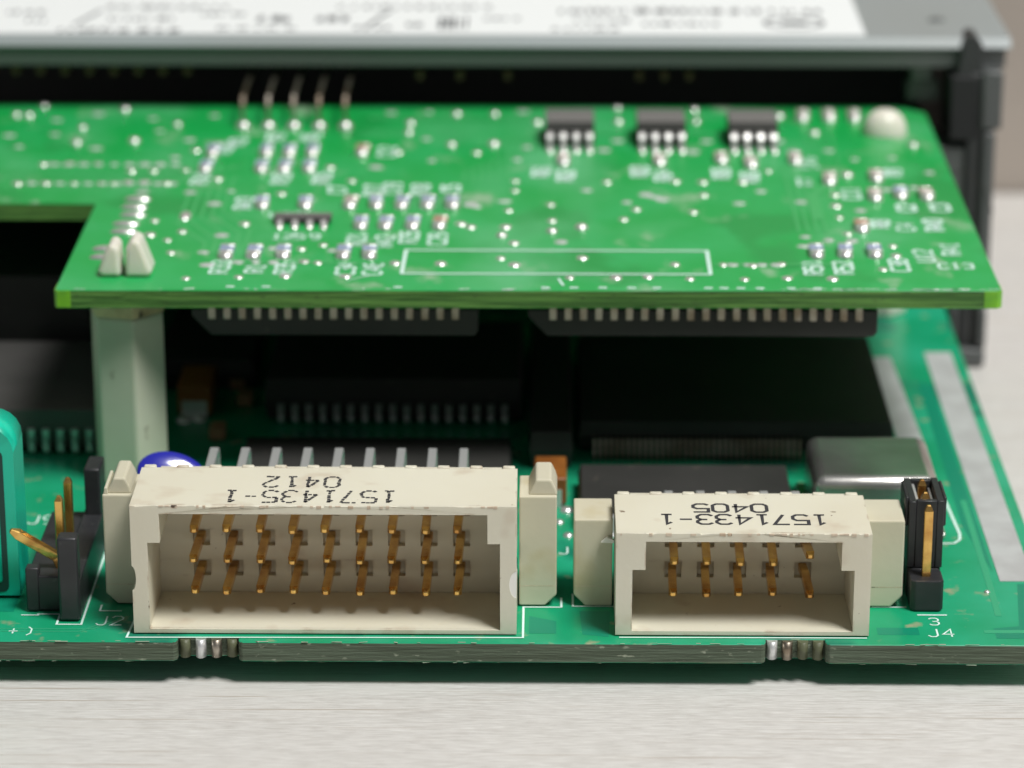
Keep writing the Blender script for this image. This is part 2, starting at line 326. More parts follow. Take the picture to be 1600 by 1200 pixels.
fb = MB()
for i in range(70):
    x = rnd.uniform(-45, 39); 
    if -28.8 < x < -23 or 16 < x < 21.6: continue
    y = FY; zz = rnd.choice((0, 0, -1.62)); ribbon(fb, [(x, y + rnd.uniform(-.04, .12)), (x + rnd.uniform(.2, 1.1), y + rnd.uniform(-.05, .12))], rnd.uniform(.04, .12), zz, None, .03 if zz == 0 else 0)
o = build('torn_edge_fibre', fb, 'fibre', LB, (0, FY, 0)); o['kind'] = 'stuff'
# ---- box connectors
def shroud(mb, x0, x1, y0, y1, z0, z1, t_side, t_top, t_bot, kw, kh, bite):
    xi0, xi1, zi0, zi1 = x0 + t_side, x1 - t_side, z0 + t_bot, z1 - t_top
    arc = [-math.pi / 2 + math.pi * j / 8 for j in range(9)]
    out = [(x0, z0), (x1, z0)] + [(x1 - .55 * math.cos(a), 4.2 + 1.1 * math.sin(a)) for a in arc] + [(x1, z1), (x0, z1)] + [(x0 + .3 * math.cos(a), 4.6 - 1.0 * math.sin(a)) for a in arc]
    if not bite: out = [(x0, z0), (x1, z0), (x1, z1), (x0, z1)]
    inn = [(xi0, zi0), (xi1, zi0), (xi1, zi1 - kh), (xi1 - kw, zi1 - kh), (xi1 - kw, zi1), (xi0 + kw, zi1), (xi0 + kw, zi1 - kh), (xi0, zi1 - kh)]
    kt = out.index((x0, z1)); nt_ = 44; tops = sorted([x0 + (x1 - x0) * rnd.uniform(.012, .988) for _ in range(nt_)], reverse=True); out[kt:kt] = [(q, z1) for q in tops]
    b = mb.bm; es = []
    for loop in (out, inn):
        vs = [b.verts.new((p[0], y0, p[1])) for p in loop]
        es += [b.edges.new((vs[i], vs[(i + 1) % len(vs)])) for i in range(len(vs))]
    r = bmesh.ops.triangle_fill(b, use_beauty=True, use_dissolve=False, edges=es)
    fs = [g for g in r['geom'] if isinstance(g, bmesh.types.BMFace)]
    r = bmesh.ops.extrude_face_region(b, geom=fs, use_keep_orig=True)
    bmesh.ops.translate(b, verts=[g for g in r['geom'] if isinstance(g, bmesh.types.BMVert)], vec=(0, .3, 0))
    fs = [g for g in r['geom'] if isinstance(g, bmesh.types.BMFace)]
    r = bmesh.ops.extrude_face_region(b, geom=fs, use_keep_orig=False)
    bmesh.ops.translate(b, verts=[g for g in r['geom'] if isinstance(g, bmesh.types.BMVert)], vec=(0, y1 - y0 - .3, 0))
    bmesh.ops.recalc_face_normals(b, faces=b.faces[:])
    for v_ in b.verts:
        if v_.co.y < y0 + .01 and abs(v_.co.z - z1) < .001 and x0 + .2 < v_.co.x < x1 - .2: v_.co.z -= rnd.choice((0, 0, 0, .03, .06, .12))
    return xi0, xi1, zi0, zi1
def connector(label, x0, x1, ztop, nx, px0, rows, text, dashed, kw, kh, ears, ear_z, teeth, tail_y):
    """rows: pin heights. the housing is the part, pins, latches, ribs and print are its pieces"""
    Y0, Y1, W1 = .75, 9.0, 8.2
    mb = MB(); xi0, xi1, zi0, zi1 = shroud(mb, x0, x1, Y0, Y1, .12, ztop, 1.25, .68, .32, kw, kh, rows[-1] > 6)
    # slightly ragged front lip
    h = build('box_connector', mb, 'cream', LB, ((x0 + x1) / 2, 4, 0), bevel=.13); lab(h, label)
    at = lambda z: ((x0 + x1) / 2, Y1, z)
    bpl = MB(); hz, hx = .68, .66; zs = [.45] + [q for z in rows for q in (z - hz, z + hz)] + [ztop - .72]; X0, X1 = xi0 + .002, xi1 - .002
    for k in range(0, len(zs), 2):
        if zs[k + 1] > zs[k]: bpl.box(X0, X1, W1, W1 + .6, zs[k], zs[k + 1])
    for z in rows:
        xs = [X0] + [q for i in range(nx) for q in (px0 + 2.54 * i + .12 - hx, px0 + 2.54 * i + .12 + hx)] + [X1]
        for k in range(0, len(xs), 2): bpl.box(xs[k], xs[k + 1], W1, W1 + .6, z - hz, z + hz)
    bpl.box(X0, X1, W1 + .6, Y1 + 2.2, .45, ztop - .72)
    build('back_plate', bpl, 'cream', h, at(1))
    # worn strip of the mould line along the top front edge
    b2 = MB(); n = 60
    for i in range(n):
        if rnd.random() < .30:
            xa = x0 + .3 + (x1 - x0 - .6) * i / n; s_ = rnd.uniform(.05, .16)
            b2.box(xa, xa + rnd.uniform(.08, .5), Y0 - rnd.uniform(.01, .035), Y0 + .12, ztop - .02 - s_ - rnd.uniform(0, .08), ztop - .02 + rnd.uniform(0, .03))
    build('worn_lip', b2, 'cream_edge', h, (x0, Y0, ztop))['kind'] = 'stuff'
    # ribs on the rear top edge
    rib = MB().box(-.48, .48, 0, .5, -.9, .12, .08, 1).mesh('rib', 'cream')
    k = 0
    x = px0 - 1.27 - 2.54
    while x < x1 - .4:
        if x > x0 + .4: link('rib', rib, h, (x, Y1 + .02, ztop - .04))
        x += 2.54
    # print on the top
    pr = MB()
    for s_, cx, cy, cw, ch, pt in text: write(pr, s_, cx, cy, ztop, cw, ch, pt, math.pi, .27 if not dashed else .25, dashed, th=.02)
    build('printed_number', pr, 'ink', h, (text[0][1], text[0][2], ztop))['kind'] = 'stuff'
    # pins: gold inside, tinned tail bending down behind
    for zi, z in enumerate(rows):
        ty_ = tail_y - (len(rows) - 1 - zi) * 2.54; zu = .75 if nx == 5 else .15
        for i in range(nx):
            x = px0 + 2.54 * i; dz = rnd.uniform(-.07, .07); dx = rnd.uniform(-.10, .10)
            tip = 3.15 + rnd.uniform(-.12, .12)
            if nx == 5 and i == 4: dx, dz = (.35, -.15) if zi == 0 else (.3, .55)
            p = build('pin', MB().sweep([(x + dx, tip, z + dz), (x + dx * .93, tip + .45, z + dz * .95), (x + dx * .5 + .05, W1 - 1.0, z + .02), (x + .1, W1 + .7, z + .02)], .64, .64, tip0=.5), 'gold', h, (x, 5, z), bevel=.06, seg=1)
            if zi == len(rows) - 1:
                build('pin_tail', MB().sweep([(x, Y1 + 2.1, z), (x, Y1 + 3.2, z + zu), (x, ty_ - .9, z + zu), (x, ty_ - .25, z + zu - .25), (x, ty_, z + zu - .9), (x, ty_, .05)], .68, .4), 'tin', h, (x, ty_, 0), bevel=.05, seg=1)
    # latch ears
    for (ex0, ex1, side) in ears:
        e = MB(); c = .9; y0, y1 = 6.5, 11.2
        out = [(ex0, .1 + (c if side < 0 else 0)), (ex0 + (c if side < 0 else 0), .1), (ex1 - (c if side > 0 else 0), .1), (ex1, .1 + (c if side > 0 else 0)), (ex1, ear_z), (ex0, ear_z)]
        poly = []
        for p in out:
            if not poly or (abs(poly[-1][0] - p[0]) + abs(poly[-1][1] - p[1]) > 1e-6): poly.append(p)
        if poly[0] == poly[-1]: poly.pop()
        e.prism(poly, 'y', y0, y1)
        eo = build('latch', e, 'cream_latch', h, ((ex0 + ex1) / 2, y0, 0), bevel=.12)
        if teeth:
            wd = ex1 - ex0; a, b_ = (ex0 + .25 * wd, ex0 + .78 * wd) if side < 0 else (ex0 + .36 * wd, ex0 + .92 * wd)
            t = MB(); t.prism([(a - .35, ear_z - .05), (b_ + .3, ear_z - .05), (b_ + .12, ear_z + .55), (b_ - .22, ear_z + 1.25), (a + .25, ear_z + 1.25), (a, ear_z + .7)], 'y', y0 + .35, y1 - .3)
            build('latch_tooth', t, 'cream_latch', h, (a, y0, ear_z), bevel=.14)
            t = MB(); t.prism([(ex0 + .1, ear_z - .02), (ex0 + .45, ear_z - .02), (ex0 + .38, ear_z + .5), (ex0 + .16, ear_z + .5)], 'y', y0 + .2, y1 - .6)
            if side < 0: build('latch_tooth', t, 'cream_latch', h, (ex0, y0, ear_z), bevel=.06)
        ln = MB(); ln.box(ex0 + .06, ex1 - .06, y0 - .006, y0 + .02, 1.72, 1.78); build('mould_line', ln, 'cream_edge', eo, (ex0, y0, 1.7))
    if rows[-1] > 6:   # white plug painting the light that shows through the end wall's bite
        q = MB(); q.prism([(x1 - .01 - .56 * math.cos(a), 4.2 + 1.12 * math.sin(a)) for a in [-math.pi / 2 + math.pi * j / 10 for j in range(11)]], 'y', Y0 + .03, Y0 + 4); build('bite_light_plug', q, 'flake', h, (x1, Y0, 4))
    return h
connector('long cream box connector printed 1571435-1, three rows of nine gold pins', -31.7, -2.45, 10.55, 9, -27.25, (2.5, 5.04, 7.58),
          [('1571435-1', -18.2, 2.75, 1.12, 2.5, 1.5), ('0412', -19.0, 5.85, 1.12, 2.3, 1.55)], True, .95, 2.35, [(-34.55, -32.0, -1), (-2.30, .62, 1)], 9.2, True, 21.6)
connector('short cream box connector printed 1571433-1, two rows of five gold pins', 5.1, 24.45, 8.45, 5, 9.6, (2.5, 5.04),
          [('1571433-1', 14.85, 3.7, 1.15, 2.0, 1.46), ('0405', 13.95, 6.1, 1.15, 1.7, 1.5)], False, 1.0, 2.3, [(1.95, 4.95, -1), (24.6, 27.55, 1)], 7.3, False, 17.2)

# ---- pin header with jumper (J4)
hd = MB()
for i in range(3): hd.prism([(28.1 + .35, 5.7 + 2.54 * i), (30.3 + .1, 5.7 + 2.54 * i), (30.65, 6.0 + 2.54 * i), (30.65, 7.9 + 2.54 * i), (30.4, 8.22 + 2.54 * i), (28.45, 8.22 + 2.54 * i), (28.1, 7.9 + 2.54 * i), (28.1, 6.0 + 2.54 * i)], 'z', .1, 2.6)
H4 = build('pin_header', hd, 'black_plastic', LB, (29.4, 9.5, 0), bevel=.1); lab(H4, 'black three pin header beside the short connector')
for i in range(3): build('pin', MB().sweep([(29.38, 6.97 + 2.54 * i, .1), (29.38, 6.97 + 2.54 * i, 8.0 + .1 * i), (29.38, 6.97 + 2.54 * i, 8.45 + .1 * i)], .66, .66, up=(0, 1, 0), tip1=.45), 'gold', H4, (29.38, 6.97 + 2.54 * i, 2.5), bevel=.05, seg=1)
# ---- friction lock header (left)
hb = MB(); hb.box(-40.5, -37.75, 5.0, 19, .1, 3.0, .15); hb.box(-37.75, -36.1, 3.2, 19.4, .12, 3.35, .15)
HL = build('pin_header', hb, 'black_plastic', LB, (-38.2, 10, 0)); lab(HL, 'black locking header with one bent gold pin near the teal component')
build('lock_tab', MB().box(-37.7, -36.15, 3.0, 4.5, .1, 6.95, .2), 'black_plastic', HL, (-37, 3.5, 3))
build('lock_tab', MB().box(-37.5, -36.2, 17.2, 20.4, .1, 7.3, .18), 'black_plastic', HL, (-37, 18, 3))
build('lock_tab', MB().box(-40.55, -39.5, 4.9, 6.0, .1, 3.7, .15), 'black_plastic', HL, (-40, 5, 3))
build('pin', MB().sweep([(-37.9, 7.0, 2.6), (-38.35, 6.9, 3.9), (-41.2, 6.3, 6.0), (-41.75, 6.2, 6.35)], .72, .72, up=(0, 1, 0), tip1=.45), 'gold', HL, (-38.2, 7, 3), bevel=.06, seg=1)
for y, x, t in ((9.7, -38.42, 7.9), (12.3, -38.05, 8.45)):
    build('pin', MB().sweep([(x, y, 2.5), (x, y, t - .4), (x + .02, y, t)], .66, .66, up=(0, 1, 0), tip1=.45), 'gold', HL, (x, y, 3), bevel=.06, seg=1)
# ---- teal component cut by the frame
tc = build('film_capacitor', MB().box(-62, -41.45, 7.6, 12.2, .3, 14.3, 2.1, 5, only=lambda e: all(v.co.z > 10 for v in e.verts) and abs(e.verts[0].co.x - e.verts[1].co.x) < 1 or all(abs(v.co.x + 41.45) < .1 for v in e.verts) and abs(e.verts[0].co.z - e.verts[1].co.z) > 3 and e.verts[0].co.y > 13), 'teal', LB, (-50, 10, 0)); lab(tc, 'tall teal green boxed component cut off by the picture edge')
build('front_panel', MB().box(-61, -42.75, 7.3, 7.9, 1.4, 9.4, .25, 2), 'teal', tc, (-50, 7.5, 5))
g = MB(); g.box(-61.2, -42.3, 7.55, 7.7, .6, 12.4, .5, 3, only=lambda e: abs(e.verts[0].co.y - e.verts[1].co.y) > .1); build('panel_gap', g, 'teal_dark', tc, (-50, 7.6, 6))
build('front_panel', MB().box(-61, -42.6, 7.35, 7.9, 9.6, 12.2, .25, 2), 'teal', tc, (-50, 7.5, 11))
# ---- blue disc capacitor lying behind the long connector
d = MB(); d.dome(0, 0, 0, 3.0, 2.1, .5, 32, 8); d2 = bmesh.ops.duplicate(d.bm, geom=d.bm.faces[:])
for e in d2['geom']:
    if isinstance(e, bmesh.types.BMVert): e.co.z *= -1
bmesh.ops.reverse_faces(d.bm, faces=[e for e in d2['geom'] if isinstance(e, bmesh.types.BMFace)]); bmesh.ops.remove_doubles(d.bm, verts=d.bm.verts[:], dist=.001)
bd = link('disc_capacitor', d.mesh('disc_capacitor', 'blue_disc'), LB, (-30.5, 19.0, 6.0), (R(50), R(17), 0)); lab(bd, 'glossy blue disc capacitor leaning behind the long connector')
for dx in (-1.2, 1.2): build('lead', MB().sweep([(-30.8 + dx, 21.3, 6.6), (-30.8 + dx, 22.6, 5.6), (-30.8 + dx, 22.8, .05)], .5, .5), 'tin', LB, (-30.8 + dx, 22, 3))
# ---- metal oscillator can
cn = MB(); cn.box(21.7, 32.0, 21.6, 32.2, .5, 5.15, 1.0, 5, only=lambda e: all(v.co.z > 3 for v in e.verts) or abs(e.verts[0].co.z - e.verts[1].co.z) > 3)
cn.box(21.1, 32.6, 21.0, 32.8, .1, .5, .1)
cn = build('oscillator_can', cn, 'can', LB, (26.8, 27, 0)); lab(cn, 'silver metal oscillator can behind the short connector')
# ---- tantalum capacitors
for x, y, w_, l_, h_, n in ((.15, 28.0, 2.7, 5.5, 2.6, 'brown tantalum capacitor between the two connectors'), (-32.1, 50.2, 3.1, 6, 3.0, 'orange tantalum capacitor in the shade right of the front post')):
    t = build('tantalum_capacitor', MB().box(x - w_ / 2, x + w_ / 2, y, y + l_, .25, h_, .15), 'tantalum', LB, (x, y + l_ / 2, 0)); lab(t, n)
    for yy in (y - .12, y + l_ - .03): build('terminal', MB().box(x - w_ / 2 + .4, x + w_ / 2 - .4, yy, yy + .15, .05, 1.6), 'tin', t, (x, yy, 0))
# ---- chips on the lower board
def j_leads(par, xs, y, ztop, dirn=-1, zb=.05, m='dull_tin', w_=.55):
    me = MB().sweep([(0, .3, ztop), (0, -.28, ztop - .1), (0, -.32, zb + .5), (0, 0, zb + .12), (0, .5, zb)], w_, .2).mesh('lead', m)
    for x in xs: link('lead', me, par, (x, y, 0))
def gull(par, xs, y, z0, ztop, run, w_, m, back=False, zs=1):
    k = -1 if not back else 1
    me = MB().sweep([(0, -.1 * k, ztop), (0, run * .35 * k, ztop), (0, run * .55 * k, z0 + .15), (0, run * k, z0 + .08)], w_, .15).mesh('lead', m)
    for x in xs: link('lead', me, par, (x, y, 0))
def chip_body(label, x0, x1, y0, y1, z0, z1, m='chip', bv=.25):
    zm = (z0 + z1) / 2; t = .22; b = MB()
    # two drafted halves like a moulded package
    vs = []
    for z, k in ((z0, t), (zm, 0), (z1, t)): vs.append([b.bm.verts.new(p) for p in ((x0 + k, y0 + k, z), (x1 - k, y0 + k, z), (x1 - k, y1 - k, z), (x0 + k, y1 - k, z))])
    for a, c in zip(vs, vs[1:]):
        for i in range(4): b.bm.faces.new((a[i], a[(i + 1) % 4], c[(i + 1) % 4], c[i]))
    b.bm.faces.new(vs[0][::-1]); b.bm.faces.new(vs[-1])
    o = build('chip', b, m, LB if z1 < 12 else UB, ((x0 + x1) / 2, (y0 + y1) / 2, z0), bevel=.08); return lab(o, label)
c = chip_body('square black chip with j leads under the middle of the upper board', -25.6, -2.4, 48.5, 66, .5, 4.3); j_leads(c, [-24.1 + 1.26 * i for i in range(17)], 48.5, 1.9, m='tin')
c = chip_body('large black chip with fine leads behind the metal can', 2.6, 30.3, 41.3, 66, .35, 2.9); gull(c, [4.0 + .5 * i for i in range(37)], 41.3, 0, 1.5, 1.9, .22, 'dull_tin')
c = chip_body('black chip with painted grey sheen and j leads left of the front post', -66, -38.6, 40.4, 60, .5, 4.1, 'chip_left_sheen'); j_leads(c, [-47.9 + 1.27 * i for i in range(7)], 40.4, 2.4, m='tin', w_=.6)
c = chip_body('low black chip right behind the short connector', 2.5, 20.4, 22.5, 33.0, .3, 2.1); gull(c, [4 + 1.27 * i for i in range(11)], 22.5, 0, 1.4, 1.6, .42, 'tin')  # chip body lengthened, its black stands in for shade on the board
c = chip_body('low black chip right behind the long connector', -26.5, -3.2, 26.0, 39.5, .3, 2.1); gull(c, [-25.5 + 1.27 * i for i in range(17)], 26.0, 0, 1.4, 1.6, .42, 'dull_tin')  # chip body widened to cover green board that belongs in shade
chip_body('black block added for shade behind the chip at the left', -74, -43.0, 62.5, 86, .1, 9.5)  # added block, its black replaces deep shade over the rear board
chip_body('dark block added for shade between the front post and the square chip', -36.5, -27.2, 57.5, 76, .3, 3.0)  # added dark body, covers board that would look too green in the shade
chip_body('narrow dark block added for shade between the two large chips', -1.7, 2.1, 37, 70, .2, 3.4)  # added filler, darkens the shaded strip between the chips
for x, y in ((-29.5, 44), (-27.8, 53), (-28.9, 57.5), (1.2, 46), (-.3, 52)):
    t = build('chip_capacitor', MB().box(x - .7, x + .7, y, y + 2.2, .08, 1.1, .1), 'ceramic_brown', LB, (x, y, 0))

# ================================================================ UPPER CIRCUIT BOARD
ZT, ZB = 18.3, 16.7
UB = thing('circuit_board', (0, 60, ZB), 'upper green circuit board with small surface parts and a white printed rectangle, held on posts', 'circuit board')
pts = [(-41.2, 30.6), (-41.0, 30.4), (37.3, 31.0), (37.65, 31.3), (37.65, 90.5), (35.0, 93.4), (-75, 93.2), (-75, 56.6), (-41.4, 56.6), (-41.2, 56.4)]
build('board_panel', board_outline(pts, ZB, ZT, 'edge_upper', 'mask_upper'), None, UB, (0, 60, ZB), bevel=.07, seg=1)
cx = MB(); cx.prism([(-41.24, 30.56), (-41.02, 30.36), (-39.9, 30.365), (-39.9, 30.6), (-41.0, 30.65), (-41.05, 32.4), (-41.24, 32.4)], 'z', ZB + .06, ZT - .06); build('corner_glow', cx, 'edge_corner_glow', UB, (-41, 30.5, ZB)); 
cx = MB(); cx.prism([(36.2, 30.955), (37.32, 30.96), (37.70, 31.28), (37.70, 33), (37.5, 33), (37.3, 31.3), (36.2, 31.2)], 'z', ZB + .06, ZT - .06); build('corner_glow', cx, 'edge_corner_glow', UB, (37.3, 31, ZB))
# torn fibre along the front edge
fb = MB()
for i in range(46):
    x = rnd.choice([rnd.uniform(-40, 37), rnd.uniform(20, 37)]); y = 30.42 + (x + 41) / 78.3 * .6
    ribbon(fb, [(x, y + rnd.uniform(.05, .3)), (x + rnd.uniform(.2, 1.3) * (1.6 if x > 24 else .8), y + rnd.uniform(.04, .4))], rnd.uniform(.06, .22), ZT, None, .03)
o = build('torn_edge_fibre', fb, 'paper', UB, (0, 30.6, ZT)); o['kind'] = 'stuff'
# silkscreen rectangle
silk('silkscreen_outline', lambda b: ribbon(b, [(-12.5, 35.2), (13.6, 35.2), (13.6, 42.1), (-12.4, 42.1)], .3, ZT, closed=True), UB, ZT, (0, 38))
silk('silkscreen_outline', lambda b: ribbon(b, [(.75, 33.9), (1.15, 31.9)], .2, ZT), UB, ZT, (1, 33))
silk('scratch', lambda b: ribbon(b, [(-17, 33.2), (-15.2, 34.6)], .12, ZT), UB, ZT, (-16, 34))
# traces
ut = []
for i in range(6): ut.append(([(-60, 61.6 + i * 1.2), (-36 + i, 61.6 + i * 1.2), (-34 + i, 64 + i * 1.2), (-34 + i, 70)], .35))
for i in range(5): ut.append(([(-30 + i * .9, 40.5 + .5 * i), (-30 + i * .9, 44 + i), (-33 + i * .9, 50 + i), (-33 + i * .9, 66)], .3))
for i in range(6): ut.append(([(-8 + i * .8, 64), (-8 + i * .8, 68 + i), (-4 + i * .8, 73 + i), (-4 + i * .8, 90)], .3))
for i in range(4): ut.append(([(22 + i * .8, 48), (22 + i * .8, 70 - i), (25 + i * .8, 74 - i), (25 + i * .8, 84)], .3))
ut += [([(-27, 38.3), (-13, 38.3)], .5), ([(14, 38.1), (24, 38.2)], .5), ([(-7, 77), (0, 82), (18, 82)], .8), ([(-18, 88), (-2, 88)], 1.2), ([(24, 52), (24, 60), (27, 66)], .9)]
traces('copper_trace', ut, 'trace_upper', UB, ZT)
# part numbers beside the parts
TXT = [(-28.0, 36.9, 'R33'), (-25.0, 36.5, 'R1'), (-22.5, 36.9, 'R35'), (-17.3, 36.6, 'C34'), (-15.0, 36.6, 'C46'), (-16.9, 45.4, 'R21'), (-14.4, 44.9, 'R42'), (-12.3, 46.1, 'R25'), (-9.8, 45.5, 'C29'), (-27.7, 56.8, 'R43'), (-19.5, 61.4, 'C7'), (-16.2, 61.3, 'R17'), (-14.5, 61.9, 'C19'), (-11.9, 61.5, 'R18'), (-9.1, 62.0, 'C5'), (22.4, 37.1, 'R50'), (25.0, 37.3, 'R52'), (29.8, 38.1, 'C38'), (32.2, 40.9, 'U12'), (29.4, 50.7, 'R8'), (31.5, 49.7, 'C4'), (34.1, 50.4, 'R40'), (34.7, 42.9, 'R41'), (32.2, 55.9, 'C2'), (23.8, 64.5, 'R7'), (27.6, 60.6, 'C11'), (32.2, 67.9, 'R9'), (35.3, 56.0, 'C3'), (-.8, 68.0, 'R61'), (1.5, 66.5, 'R62'), (8.5, 68.1, 'R63'), (10.6, 66.6, 'R64'), (16.1, 67.5, 'R65'), (18.7, 66.2, 'R66'), (24.5, 71.3, 'C40'), (-15.6, 75.0, 'C12'), (-31.3, 76.1, 'R30'), (-32.5, 65.1, 'R14'), (-25.0, 65.2, 'R15'), (-21.2, 65.4, 'R16'), (-30.2, 78.5, 'R3'), (-26.7, 80.2, 'R5'), (-23.3, 80.3, 'R6')]
for x, y, t in TXT: silk('silkscreen_text', lambda b: write(b, t, x, y, ZT, 1.0, 1.55, 1.25, math.pi / 2, .26 if y < 50 else .34), UB, ZT, (x, y))
for x, y, t in ((-24.1, 53.0, 'U3'), (-21.9, 53.0, 'R4'), (-23.4, 46.2, '12'), (-21.9, 46.2, '5'), (-20.6, 46.2, '9'), (34.6, 37.9, 'C13')): silk('silkscreen_text', lambda b: write(b, t, x, y, ZT, .8, 1.6, 1.05, 0, .22), UB, ZT, (x, y))
for x in (-.7, 1.7, 4.1, 6.5, 8.6, 12.9, 14.2, 15.6, 17.2, 19.8, 22.0, -27, -24, -13): silk('silkscreen_mark', lambda b: ribbon(b, [(x, 31.35), (x + .7, 31.3)], .35, ZT), UB, ZT, (x, 31.3))
# solder joints and vias
DOTS = [(6.8, 92.0), (6.8, 86.6), (14.5, 91.3), (14.5, 86.7), (-1.2, 86.2), (5.3, 64.3), (11.7, 64.6), (14.2, 64.4), (25.9, 82.3), (27.8, 66.8), (20.5, 68.3), (22.9, 89.0), (17.9, 64.4), (35.1, 77.8), (-3.2, 64.6), (-3.2, 61.3), (-3.7, 54.7), (0.1, 56.6), (0.2, 51.4), (0.2, 48.0), (2.8, 49.2), (-3.9, 49.4), (-4.2, 46.6), (-3.1, 44.4), (6.6, 51.9), (7.8, 55.2), (12.9, 54.3), (14.1, 60.0), (2.8, 40.0), (-3.0, 37.9), (-4.2, 39.8), (10.7, 38.2), (14.8, 38.1), (17.3, 37.9), (19.8, 38.3), (1.7, 34.2), (5.6, 34.3), (8.3, 34.5), (11.8, 34.0), (16.4, 33.9), (20.0, 34.3), (23.8, 34.1), (-9.3, 38.2), (-13.2, 38.3), (-21.0, 38.6), (-19.8, 38.3), (-26.2, 34.1), (-22.3, 34.4), (-17.2, 34.4), (-19.7, 43.6), (-21.5, 42.4), (-30.6, 33.7), (-24.6, 60.0), (-18.4, 64.5), (-20.7, 69.2), (-27.1, 50.1), (-9.3, 89.5), (-5.5, 89.5), (-9.5, 77.5), (-7.0, 74.7), (-5.4, 77.8), (-13.8, 82.1), (-13.8, 85.8), (-14.5, 74.8), (-53.3, 88.7), (-52.0, 88.5), (-51.0, 92.2), (-45.8, 77.8), (-40.3, 78.6), (-36.8, 85.1), (-42.7, 90.9), (-47.9, 70.0), (-45.4, 70.3), (-42.8, 70.3), (-49.3, 63.2), (-46.7, 63.3), (-44.1, 63.3), (-41.6, 63.3), (-40.4, 63.3), (-39.1, 63.8), (-37.6, 63.8), (-35.5, 63.4), (-39.3, 67.8), (-37.2, 67.8), (-34.0, 75.3), (-34.2, 68.1), (-46.0, 83.7), (-30.9, 65.0), (-32.4, 47.6), (-33.4, 45.0), (-35.1, 46.6), (-32.7, 41.2), (-35.2, 51.0), (29.8, 43.8), (29.8, 40.9), (28.3, 36.9), (26.2, 47.5), (26.1, 60.1), (25.9, 56.5), (25.9, 52.7), (-7.9, 50.3), (-7.0, 49.3)]
via_me = MB().dome(0, 0, 0, .5, .5, .16).mesh('via', 'solder')
for i, (x, y) in enumerate(DOTS):
    big = y > 76 or i in (2, 3, 9, 19, 20, 22); o = link('solder_joint', dome_me if big else via_me, UB, (x, y, ZT)); k = rnd.uniform(.8, 1.15) if not big else rnd.uniform(1.0, 1.3); o.scale = (k, k, k)
oval_me = MB().dome(0, 0, 0, 1.25, .55, .35).mesh('solder_joint', 'solder')
for x, y in ((-38.1, 57.9), (-38.1, 55.2), (-37.9, 52.7), (-38.2, 49.8), (-38.1, 47.4), (-39.0, 42.1), (-38.9, 39.6)): link('solder_joint', oval_me, UB, (x + .6, y, ZT))
o = link('solder_joint', oval_me, UB, (-32.6, 52.5, ZT), (0, 0, R(90)))
pad_me = MB().dome(0, 0, 0, .62, .42, .10).mesh('pad', 'tin_strip')
PADS = [(-48 + 1.3 * i, 63.3) for i in range(11)] + [(-47 + 1.45 * i, 70.1) for i in range(9)] + [(-26.6 + 1.5 * i, 38.4) for i in range(3)] + [(15.6 + 1.25 * i, 38.1) for i in range(4)] + [(-29.9, 41.3), (-29.2, 37.6), (-24.0, 42.6), (-18.6, 42.0), (-28.8, 46.5), (-30.4, 56.6), (-33.0, 60.4), (-29.3, 60.8), (-21.7, 57.9), (-20.3, 52.6), (-12.2, 51.6), (-6.6, 55.8), (-7.2, 56.6), (-4.1, 57.7), (1.0, 44.8), (3.4, 61.5), (8.8, 60.1), (9.6, 59.3), (10.3, 58.4), (7.0, 57.5), (17.2, 57.2), (19.4, 61.3), (22.8, 57.7), (24.4, 45.6), (22.1, 43.7), (22.4, 46.6), (26.4, 45.4), (28.0, 55.0), (31.0, 62.0), (33.6, 62.7), (35.6, 68.0), (32.6, 73.2), (29.0, 72.6), (26.8, 75.8), (22.2, 79.3), (15.2, 79.2), (6.6, 79.3), (5.2, 75.8), (13.7, 75.3), (23.4, 75.6), (-3.1, 72.2), (-2.2, 76.8), (-11.2, 71.8), (-16.4, 69.4), (-12.0, 79.8), (-35.0, 79.2), (-38.3, 82.6), (-48.4, 81.2), (-51.2, 76.5), (-43.7, 75.9), (-52.8, 80.7), (-49.0, 86.8), (-45.2, 89.2), (-39.5, 87.4), (-33.5, 88.7), (-15.9, 90.1), (-12.1, 90.4), (-2.7, 90.7), (-35.7, 72.6), (-37.4, 60.6)]
for x, y in PADS:
    o = link('pad', pad_me, UB, (x, y, ZT)); k = rnd.uniform(.7, 1.15); o.scale = (k, k * rnd.uniform(.9, 1.5), 1)
# surface mount resistors and capacitors
def smd(mname, top):
    body = MB().box(-.62, .62, -.72, .72, .06, .58, .05, 1).mesh(mname, top)
    return body
res_me, cer_me, brn_me = smd('resistor', 'resistor'), smd('chip_capacitor', 'ceramic'), smd('chip_capacitor', 'ceramic_brown')
jb = MB(); jb.box(-.64, .64, -.12, .36, .02, .62, .06, 1); jb.dome(0, -.1, .02, .66, .62, .52, 12, 4); joint_me = jb.mesh('solder_terminal', 'solder')
BLUE = [(-27.8, 39.7), (-25.4, 39.7), (-22.9, 39.8), (-17.7, 39.8), (-15.5, 39.8), (-16.7, 48.8), (-14.5, 48.8), (-12.1, 48.9), (-26.0, 55.3), (-22.1, 55.3), (-15.7, 55.4), (-13.3, 55.4), (-11.0, 55.5), (-8.8, 55.5), (-32.3, 67.7), (-27.1, 67.7), (-24.9, 67.8), (-22.6, 67.8), (-32.2, 73.4), (-27.1, 73.5), (-24.9, 73.5), (-22.7, 73.6), (23.0, 40.4), (25.5, 40.5), (28.0, 40.5), (32.1, 59.1)]
